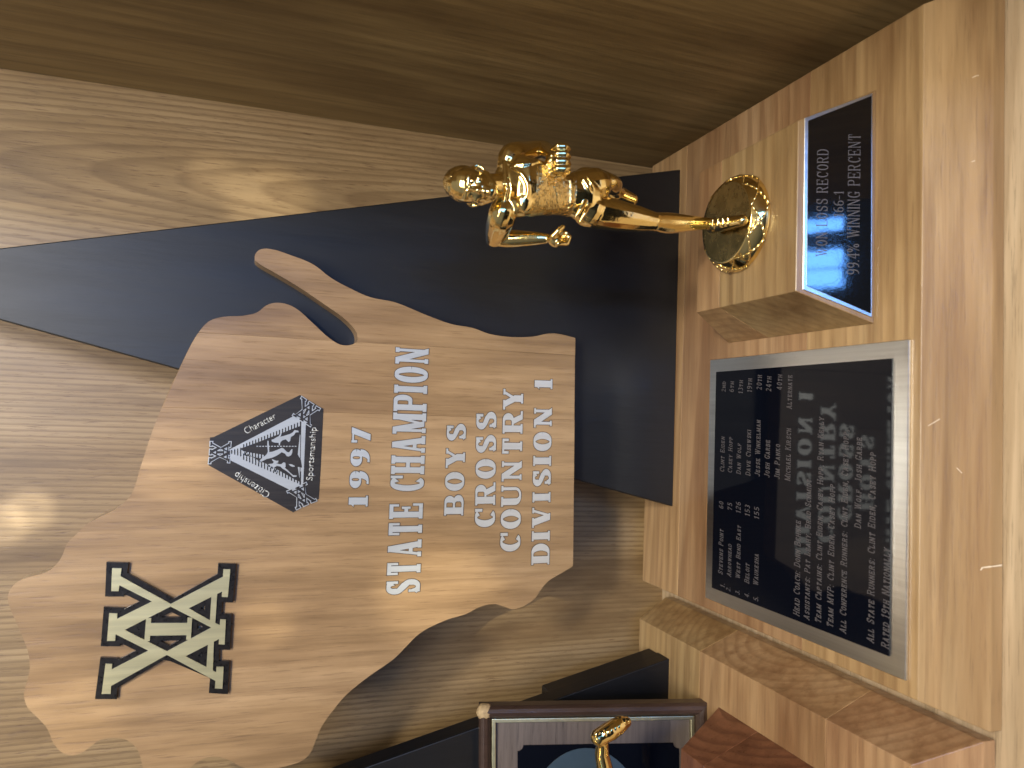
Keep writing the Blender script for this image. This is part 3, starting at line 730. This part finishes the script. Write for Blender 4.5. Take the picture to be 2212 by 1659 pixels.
def J(U, V_, dy=0): return pl(U, V_, (0, YF + dy, 0), (0, 1, 0))
def zr(X_, Y_): # region-1 zoom of the runner
    return (1659 - (480 + Y_ / 1.5255) / 1.8228, (1650 + X_ / 1.5255) / 1.8228)
def JZ(X_, Y_, dy=0): return J(*zr(X_, Y_), dy)
BVv, BVf = [], []
# torso
tw = Vector((1, -.10, 0))
secs = [(JZ(1050, 470), .0096, .0082, tw), (JZ(1000, 462), .0112, .0094, tw), (JZ(950, 450), .0108, .0090, tw), (JZ(895, 440), .0101, .0083, tw),
        (JZ(830, 425, -.001), .0106, .0086, tw), (JZ(760, 410, -.001), .0120, .0094, tw), (JZ(690, 398, -.002), .0134, .0100, tw),
        (JZ(620, 392, -.002), .0142, .0102, tw), (JZ(560, 388, -.001), .0142, .0090, tw), (JZ(520, 385, 0), .0112, .0070, tw), (JZ(490, 382, 0), .0064, .0050, tw)]
loft(BVv, BVf, secs)
torso_bvh = BVHTree.FromPolygons([tuple(v) for v in BVv], [tuple(f) for f in BVf])
# pectorals, collar bones
ellipsoid(BVv, BVf, JZ(640, 318, -.0076), (.0058, .0032, .0046)); ellipsoid(BVv, BVf, JZ(640, 470, -.0076), (.0058, .0032, .0046))
chain(BVv, BVf, [JZ(525, 375, -.0065), JZ(515, 250, -.003)], [.0012, .0014]); chain(BVv, BVf, [JZ(530, 400, -.0065), JZ(505, 520, -.003)], [.0012, .0014])
# neck and head
limb(BVv, BVf, [JZ(540, 385, .001), JZ(450, 378, -.002), JZ(400, 378, -.003)], [.0064, .0053, .0056])
chain(BVv, BVf, [JZ(505, 300, .001), JZ(480, 360, .001)], [.0034, .0036]); chain(BVv, BVf, [JZ(505, 480, .001), JZ(480, 400, .001)], [.0034, .0036])
hr = Matrix.Rotation(math.radians(-25), 3, 'Z') @ Matrix.Rotation(math.radians(-20), 3, 'X')
hc = JZ(290, 378, -.003)
ellipsoid(BVv, BVf, hc, (.0082, .0100, .0104), hr)                                   # skull
def HD(x, y, z): return hc + hr @ Vector((x, y, z))
ellipsoid(BVv, BVf, HD(0, -.0035, -.0060), (.0065, .0070, .0078), hr)                # face
ellipsoid(BVv, BVf, HD(0, -.0082, -.0122), (.0030, .0026, .0024), hr)                # chin
chain(BVv, BVf, [HD(-.0058, -.002, -.0078), HD(-.0025, -.0072, -.0122)], [.0022, .0020]); chain(BVv, BVf, [HD(.0058, -.002, -.0078), HD(.0025, -.0072, -.0122)], [.0022, .0020])
chain(BVv, BVf, [HD(-.0048, -.0084, -.0008), HD(-.0012, -.0097, -.0012)], [.0011, .0012]); chain(BVv, BVf, [HD(.0048, -.0084, -.0008), HD(.0012, -.0097, -.0012)], [.0011, .0012])
chain(BVv, BVf, [HD(0, -.0098, -.0018), HD(0, -.0122, -.0060)], [.0009, .0013]); ellipsoid(BVv, BVf, HD(0, -.0112, -.0066), (.0020, .0013, .0009), hr)
ellipsoid(BVv, BVf, HD(-.0030, -.0091, -.0028), (.0014, .0009, .0008), hr); ellipsoid(BVv, BVf, HD(.0030, -.0091, -.0028), (.0014, .0009, .0008), hr)
chain(BVv, BVf, [HD(-.0021, -.0101, -.0091), HD(0, -.0109, -.0088), HD(.0021, -.0101, -.0091)], [.0005, .0008, .0005])
chain(BVv, BVf, [HD(-.0018, -.0100, -.0105), HD(0, -.0107, -.0106), HD(.0018, -.0100, -.0105)], [.0005, .0009, .0005])
ellipsoid(BVv, BVf, HD(-.0042, -.0078, -.0055), (.0019, .0016, .0017), hr); ellipsoid(BVv, BVf, HD(.0042, -.0078, -.0055), (.0019, .0016, .0017), hr)
for sgn in (-1, 1):
    chain(BVv, BVf, [HD(sgn * .0080, .0004, -.0010), HD(sgn * .0092, .0012, -.0030), HD(sgn * .0086, .0008, -.0056), HD(sgn * .0076, 0, -.0068)], [.0006, .0008, .0007, .0005])
# arms.  image-right arm: elbow behind, fist forward
sh = JZ(560, 205, .001); el = JZ(740, 158, .016); wr = JZ(800, 200, -.004)
limb(BVv, BVf, [JZ(530, 270, .001), sh, sh.lerp(el, .45), el], [.0052, .0062, .0054, .0040])
limb(BVv, BVf, [el, el.lerp(wr, .3), wr], [.0038, .0043, .0030])
fc = JZ(848, 232, -.011)
ellipsoid(BVv, BVf, fc + Vector((-.0002, .002, .0016)), (.0054, .0050, .0048))
for k in range(4):
    bx = -.0052 + k * .0035
    p = fc + Vector((bx, 0, 0)); rf = (.0019, .0020, .00195, .0017)[k]
    chain(BVv, BVf, [p + Vector((0, .001, .0030)), p + Vector((0, -.0030, .0024)), p + Vector((0, -.0042, -.0006)), p + Vector((0, -.0016, -.0030)), p + Vector((0, .0012, -.0022))], [rf, rf, rf, rf * .92, rf * .85])
chain(BVv, BVf, [fc + Vector((-.0042, .003, .001)), fc + Vector((-.0064, -.0010, .0)), fc + Vector((-.0046, -.0044, -.0020))], [.0018, .0016, .0014])
# image-left arm: elbow high and behind, forearm hanging down
sh2 = JZ(500, 560, .001); el2 = JZ(452, 700, .020); wr2 = JZ(775, 700, .006)
limb(BVv, BVf, [JZ(520, 490, .001), sh2, sh2.lerp(el2, .5), el2], [.0058, .0068, .0062, .0044])
limb(BVv, BVf, [el2, el2.lerp(wr2, .3), el2.lerp(wr2, .75), wr2], [.0039, .0044, .0033, .0023])
hd = JZ(822, 712, .003)
ellipsoid(BVv, BVf, hd, (.0034, .0038, .0042))
for k in range(4):
    p = hd + Vector((-.0022 + k * .0006, -.0034 + k * .0021, -.002)); rf = (.0012, .0013, .00125, .0011)[k]; q = Vector((.0034, 0, -.0018))
    chain(BVv, BVf, [p + Vector((0, 0, .002)), p + Vector((.0004, 0, -.0024)), p + Vector((.0036, 0, -.0036 + k * .0003)), p + Vector((.0056, 0, -.0018))], [rf, rf, rf * .95, rf * .85])
chain(BVv, BVf, [hd + Vector((.001, -.003, .003)), hd + Vector((.0036, -.0050, .001)), hd + Vector((.0056, -.0050, -.0014))], [.0014, .0013, .0011])
# legs.  standing leg
hip = JZ(1010, 530, .001); kn = JZ(1402, 598, -.004); an_ = JZ(1730, 610, .002)
limb(BVv, BVf, [hip, hip.lerp(kn, .3), hip.lerp(kn, .7), kn], [.0082, .0080, .0067, .0050])
ellipsoid(BVv, BVf, kn + Vector((0, -.0016, .0005)), (.0031, .0029, .0040))
limb(BVv, BVf, [hip.lerp(kn, .85), kn, kn.lerp(an_, .3) + Vector((0, .0018, 0)), kn.lerp(an_, .65) + Vector((0, .001, 0)), an_], [.0056, .0048, .0054, .0043, .0031])
PZ = HB + BH + .0087                                  # top of the pedestal
toe = Vector((.2148, .0665, PZ + .0030)); heel = Vector((.2168, an_.y + .0035, PZ + .0036))
chain(BVv, BVf, [an_, heel + Vector((0, -.004, .003))], [.0030, .0036])
chain(BVv, BVf, [heel, heel.lerp(toe, .5) + Vector((0, 0, .0012)), toe], [.0038, .0038, .0030], flat=((1, 0, 0), .95))
for k in range(5):   # laces
    p = (heel + Vector((0, -.005, .0068))).lerp(toe + Vector((0, 0, .0026)), k / 6)
    chain(BVv, BVf, [p + Vector((-.0018, 0, 0)), p + Vector((.0018, -.0006, .0002))], [.0005, .0005])
# trailing leg, folded back
hip2 = JZ(1000, 360, .001); kn2 = JZ(1128, 362, .001); an2 = JZ(1188, 410, .024)
limb(BVv, BVf, [hip2, hip2.lerp(kn2, .5), kn2], [.0072, .0066, .0048])
ellipsoid(BVv, BVf, kn2 + Vector((0, -.002, -.001)), (.0034, .0030, .0040))
limb(BVv, BVf, [kn2, kn2.lerp(an2, .35) + Vector((0, 0, -.0014)), an2], [.0045, .0049, .0030])
toe2 = an2 + Vector((-.0020, .006, -.0125))
chain(BVv, BVf, [an2, an2 + Vector((0, .0035, -.002))], [.0034, .0040])
chain(BVv, BVf, [an2 + Vector((0, .004, -.001)), an2.lerp(toe2, .55) + Vector((0, .002, 0)), toe2], [.0040, .0038, .0030], flat=((1, 0, 0), 1.1))
# shorts: flared legs and hem
chain(BVv, BVf, [JZ(965, 492), JZ(1035, 527, 0)], [.0080, .0087]); chain(BVv, BVf, [JZ(965, 395), JZ(1045, 385, 0)], [.0084, .0090])
for X_, Y_, X2, Y2 in ((1010, 330, 1060, 420), (985, 345, 1045, 445), (1000, 480, 940, 570), (1025, 500, 965, 600)):
    chain(BVv, BVf, [JZ(X_, Y_, -.0088), JZ((X_ + X2) / 2, (Y_ + Y2) / 2, -.0095), JZ(X2, Y2, -.0082)], [.0007, .0010, .0006])
# singlet edges laid along the chest
def z2(X_, Y_): return (1659 - (500 + Y_ / 3.318) / 1.8228, (1700 + X_ / 3.318) / 1.8228)
def ridge(pix, r=.0007):
    P_ = []
    for q in pix:
        d = ray(*z2(*q)); h = torso_bvh.ray_cast(CAM, d)
        if h[0] is not None: P_.append(h[0] - d * .0001)
    if len(P_) > 1: chain(BVv, BVf, P_, [r] * len(P_))
ridge([(880, 1000), (870, 1060), (905, 1120), (960, 1160), (1020, 1145), (1090, 1095), (1150, 1050), (1205, 980), (1245, 900), (1258, 830), (1250, 750), (1215, 670), (1160, 600), (1100, 550), (1040, 520)])
ridge([(900, 455), (1000, 480), (1100, 495), (1200, 495), (1300, 480), (1400, 450)], .0008)
ridge([(880, 1110), (930, 1165), (1000, 1190), (1100, 1200), (1200, 1195)], .0008)
ridge([(1800, 600), (1815, 700), (1825, 800), (1825, 900), (1815, 1000), (1790, 1090)], .0008)
def remesh_obj(name, V, F, vox, parent, mats, smooth_it=6):
    base_ = wloc(parent)
    me = bpy.data.meshes.new(name); me.from_pydata([tuple(Vector(v)) for v in V], [], F)
    o = bpy.data.objects.new('tmp', me); COL.objects.link(o)
    r = o.modifiers.new('r', 'REMESH'); r.mode = 'VOXEL'; r.voxel_size = vox; r.use_smooth_shade = True
    s_ = o.modifiers.new('s', 'SMOOTH'); s_.factor = .5; s_.iterations = smooth_it
    dg = bpy.context.evaluated_depsgraph_get(); dg.update(); m2 = bpy.data.meshes.new_from_object(o.evaluated_get(dg))
    bpy.data.objects.remove(o)
    m2.name = name
    for v in m2.vertices: v.co = v.co - base_
    o2 = link(name, m2, parent, mats, True)
    return o2
fig = root('tmp', 'x', 'x', (.2185, .0851, HB + BH)); 
bpy.data.objects.remove(fig)
figure = empty_part('runner_figure', TR); figure.location = Vector((.2185, .0851, HB + BH)) - TR.location
body = remesh_obj('body', BVv, BVf, .00040, figure, [M_gold, M_clothgold], 4)
# woven singlet region gets the textured finish
fo = wloc(figure)
zt_ = JZ(655, 390).z - fo.z; zb_ = JZ(905, 440).z - fo.z
cx_ = JZ(800, 415).x - fo.x
neck = [Vector(z2(*q)) for q in ((1300, 500), (1335, 700), (1340, 850), (1330, 1000), (1270, 1190))]
for p in body.data.polygons:
    c = p.center
    if zb_ < c.z < zt_ and abs(c.x - cx_) < .0150 and -.0128 < c.y < .02: p.material_index = 1
# hair: short crop over the skull
HV, HF = [], []
ellipsoid(HV, HF, HD(0, .0012, .0014), (.0083, .0100, .0098), hr, 30, 22)
HV2 = []
rh = random.Random(3)
for v in HV:
    l = hr.inverted() @ (v - hc)
    if l.y < -.0055 and l.z < .0045: l.y = -.0055; l = Vector((l.x * .8, l.y, l.z))
    if l.z < -.0035: l = Vector((l.x * .75, l.y * .8, -.0035))
    l = l * (1 + rh.uniform(-.022, .022)); HV2.append(hc + hr @ l)
hair = mk('hair', HV2, HF, M_clothgold, figure, smooth=True)
# pedestal: round, flared, with raised lattice
ped = empty_part('pedestal', TR)
PC = Vector((.2185, .0851, HB + BH))
prof_ = [(0, .0001), (.0252, .0001), (.0255, .0008), (.0250, .0025), (.0240, .0048), (.0226, .0070), (.0216, .0082), (.0213, .0087), (.0206, .0087)]
V, F = [], []; n = 72
for r_, z_ in prof_:
    for k in range(n): V.append(PC + Vector((r_ * math.cos(2 * math.pi * k / n), r_ * math.sin(2 * math.pi * k / n), z_)))
for i in range(len(prof_) - 1):
    for k in range(n): F.append((i * n + k, i * n + (k + 1) % n, (i + 1) * n + (k + 1) % n, (i + 1) * n + k))
mk('disc', V, F, M_gold, ped, smooth=True)
V = [PC + Vector((.0208 * math.cos(2 * math.pi * k / n), .0208 * math.sin(2 * math.pi * k / n), z)) for z in (.0080, .0085) for k in range(n)]
F = [tuple(range(n))[::-1], tuple(range(n, 2 * n))] + [(k, (k + 1) % n, n + (k + 1) % n, n + k) for k in range(n)]
mk('disc_top', V, F, M_pedtop, ped)
V, F = [], []
def pp(an, s_): # point on the flared side
    r_ = .0256 - .0040 * s_ ** 1.5; return PC + Vector((r_ * math.cos(an), r_ * math.sin(an), .0010 + .0074 * s_))
NL = 9
for i in range(NL):
    for sg in (1, -1):
        P_ = [pp(2 * math.pi * i / NL + sg * j / 6 * (2 * math.pi / NL) * 1.0, j / 6) for j in range(7)]
        for a, b in zip(P_, P_[1:]): capsule(V, F, a, b, .00052, .00052, 6, 1)
    for k in range(5 if i % 3 == 0 else 0): # ribbed wedges
        an0 = 2 * math.pi * (i + .5) / NL; s0_ = .45 + k * .08
        wdt = .03 + .012 * k
        capsule(V, F, pp(an0 - wdt, s0_), pp(an0 + wdt, s0_), .00022, .00022, 5, 1)
lt = mk('lattice', V, F, M_gold, ped, smooth=True)
# ------------------------------------------------------------------ neighbouring trophy on the left, the same make
DX, DY = -.3278, .003
T2 = root('trophy', 'neighbouring butcher-block trophy cut off by the photo edge, with reddish block and gold leg', 'trophy', (-.19, .12, 0))
b2 = empty_part('base', T2)
wooden_frustum(b2, DX, DY, 0, BW, BD, HB, .0114, [.0505, .1600], M_block, lip=.008)
board(T2, DX - .0015)
k2 = empty_part('record_block', T2)
wooden_frustum(k2, BX0 + BO + DX + .0015, BY0 + BO + DY, HB, BX1 - BX0 - 2 * BO, BY1 - BY0 - 2 * BO, BH + .002, BO, [.0615], M_darkblock, bev=.0004)
# its runner: only the flying leg reaches into the picture
LV, LF = [], []
ft = pl(104, 1358, (0, .098, 0), (0, 1, 0)); hl = pl(72, 1296, (0, .098, 0), (0, 1, 0)); lg = pl(30, 1300, (0, .100, 0), (0, 1, 0)); lg2 = pl(-60, 1318, (0, .102, 0), (0, 1, 0))
L3 = pl(-170, 1300, (0, .095, 0), (0, 1, 0)); L4 = pl(-200, 1200, (0, .09, 0), (0, 1, 0))
T2c = Vector((DX + .2185, .0851, HB + BH))
chain(LV, LF, [hl + Vector((-.004, 0, -.0015)), lg, lg2, L3], [.0030, .0036, .0052, .0052])
chain(LV, LF, [L3, L4], [.0050, .0080])
chain(LV, LF, [hl + Vector((-.0012, 0, .0006)), hl.lerp(ft, .35) + Vector((-.0008, 0, 0)), hl.lerp(ft, .7), ft + Vector((-.001, 0, .0015))], [.0042, .0047, .0042, .0028])
chain(LV, LF, [hl + Vector((.0014, -.002, .0030)), hl.lerp(ft, .5) + Vector((.0034, -.001, .001)), ft + Vector((.0006, 0, .0016))], [.0014, .0012, .0012])
for k in range(5):
    p = hl.lerp(ft, .12 + k * .13); chain(LV, LF, [p + Vector((-.0030, -.0034, -.0004)), p + Vector((.0016, -.0040, .0014))], [.0005, .0005])
loft(LV, LF, [(L4 + Vector((.004, 0, z_)), rx_, ry_, (1, 0, 0)) for z_, rx_, ry_ in ((-.008, .009, .008), (0, .0115, .0095), (.012, .010, .0085), (.024, .0125, .0095), (.034, .0135, .009), (.040, .007, .005))])
nb = L4 + Vector((.004, 0, 0))
chain(LV, LF, [nb + Vector((0, 0, .036)), nb + Vector((0, 0, .044))], [.005, .005]); ellipsoid(LV, LF, nb + Vector((0, 0, .054)), (.0075, .009, .010))
st2 = Vector((T2c.x, T2c.y, PZ + .004))
chain(LV, LF, [nb + Vector((0, 0, -.002)), nb.lerp(st2, .5), st2], [.008, .0048, .003]); chain(LV, LF, [st2, st2 + Vector((0, -.016, -.001))], [.0036, .003])
f2 = empty_part('runner_figure', T2); f2.location = T2c - T2.location
remesh_obj('body', LV, LF, .0005, f2, [M_gold], 5)
p2 = ped.copy(); COL.objects.link(p2); p2.parent = T2
for ch in list(ped.children):
    c = ch.copy(); COL.objects.link(c); c.parent = p2; 
p2.location = (DX + TR.location.x - T2.location.x, DY + TR.location.y - T2.location.y, 0)
# ------------------------------------------------------------------ framed plaque leaning on the neighbour's black board
FP = root('framed_plaque', 'small walnut-framed plaque with brass bead and worn corner leaning on the black board', 'plaque', (-.13, .1514, HB))
th = math.radians(17)
o_ = Vector((0, .1514, HB + .0006)); up_ = Vector((0, math.sin(th), math.cos(th)))
rt_ = Vector((1, 0, 0)); a_ = math.radians(1.9)
u2 = (rt_ * math.cos(a_) + up_ * math.sin(a_) * 1); v2 = (up_ * math.cos(a_) - rt_ * math.sin(a_))
FF = Frame(o_ + rt_ * -.0560, u2, v2)    # origin: lower right corner of the front
Wf, Hf, rw = .165, .1390, .0078
def rail(pts3, mat=M_frame):
    # half-round moulding swept along four corners (mitred)
    prof2 = [(0, -.010), (0, -.0030), (.0012, -.0008), (.0030, .0002), (.0052, -.0004), (.0068, -.0022), (.0078, -.0040), (.0078, -.010)]
    return prof2
prof2 = rail(None)
cor = [(0, 0, -1, 1), (0, Hf, -1, -1), (-Wf, Hf, 1, -1), (-Wf, 0, 1, 1)]
for i in range(4):
    A, B = cor[i], cor[(i + 1) % 4]; V = []; F = []
    for (cx0, cy0, dx0, dy0) in (A, B):
        for (o1, h1_) in prof2: V.append(FF.w(cx0 + dx0 * o1, cy0 + dy0 * o1, h1_))
    m_ = len(prof2)
    for k in range(m_): F.append((k, (k + 1) % m_, m_ + (k + 1) % m_, m_ + k))
    F.append(tuple(range(m_))); F.append(tuple(range(m_, 2 * m_))[::-1])
    mk('rail', V, F, M_frame, FP, smooth=False, bevel=.0002, seg=1)
def band(name, i0, i1, h0, h1, mat):
    a = [(-Wf + i0, i0), (-i0, i0), (-i0, Hf - i0), (-Wf + i0, Hf - i0)]; b = [(-Wf + i1, i1), (-i1, i1), (-i1, Hf - i1), (-Wf + i1, Hf - i1)]
    plate(name, [a], [b], FF, h0, h1, mat, FP, bevel=.0003)
band('bead', .0079, .0102, -.0095, -.0028, M_bead)
fx = [(-Wf + .0103, .0103), (-.0103, .0103), (-.0103, Hf - .0103), (-Wf + .0103, Hf - .0103)]
plate('walnut_field', [fx], [], FF, -.0095, -.0060, M_field, FP)
pb = [FF.px(*z5) for z5 in [(1659 - (2400 + y / 1.8433) / 1.8228, (1700 + x / 1.8433) / 1.8228) for x, y in ((625, 1020), (1810, 990))]]
pxr, pyt, pyb = (pb[0][0] + pb[1][0]) / 2, pb[0][1], pb[1][1]
pxl = -Wf + .026; nr = .0035
def notch(cx, cy, a0):
    return [(cx + nr * math.cos(math.radians(a0 - 90 * i / 6)), cy + nr * math.sin(math.radians(a0 - 90 * i / 6))) for i in range(7)]
npoly = notch(pxl, pyb, 90) + notch(pxr, pyb, 180) + notch(pxr, pyt, 270) + notch(pxl, pyt, 360)
plate('black_plate', [npoly], [], FF, -.0062, -.0052, M_gloss, FP)
ec = ((pxl + pxr) / 2, (pyb + pyt) / 2 + .002); erx = (pxr - pxl) / 2 - .008
ry_ = (pyt - pyb) / 2
el_ = [(ec[0] + (erx + .006) * math.cos(2 * math.pi * k / 60), ec[1] + .006 + (ry_ * .78) * math.sin(2 * math.pi * k / 60)) for k in range(60)]
cutp = [(pxl - 1, pyb - 1), (pxr + 1, pyb - 1), (pxr + 1, pyb + .022), (pxl - 1, pyb + .022)]
plate('printed_oval', [el_], [cutp], FF, -.0053, -.0048, M_blueprint, FP)
# bare chipped corner of the frame
WV, WF = [], []
ellipsoid(WV, WF, FF.w(-.0036, Hf - .0036, -.0038), (.0050, .0046, .0050), None, 12, 8)
rw_ = random.Random(5); WV = [FF.w(-.0036, Hf - .0036, -.0038) + (v - FF.w(-.0036, Hf - .0036, -.0038)) * (1 + rw_.uniform(-.06, .06)) for v in WV]
mk('worn_corner', WV, WF, M_wornwood, FP, smooth=True)
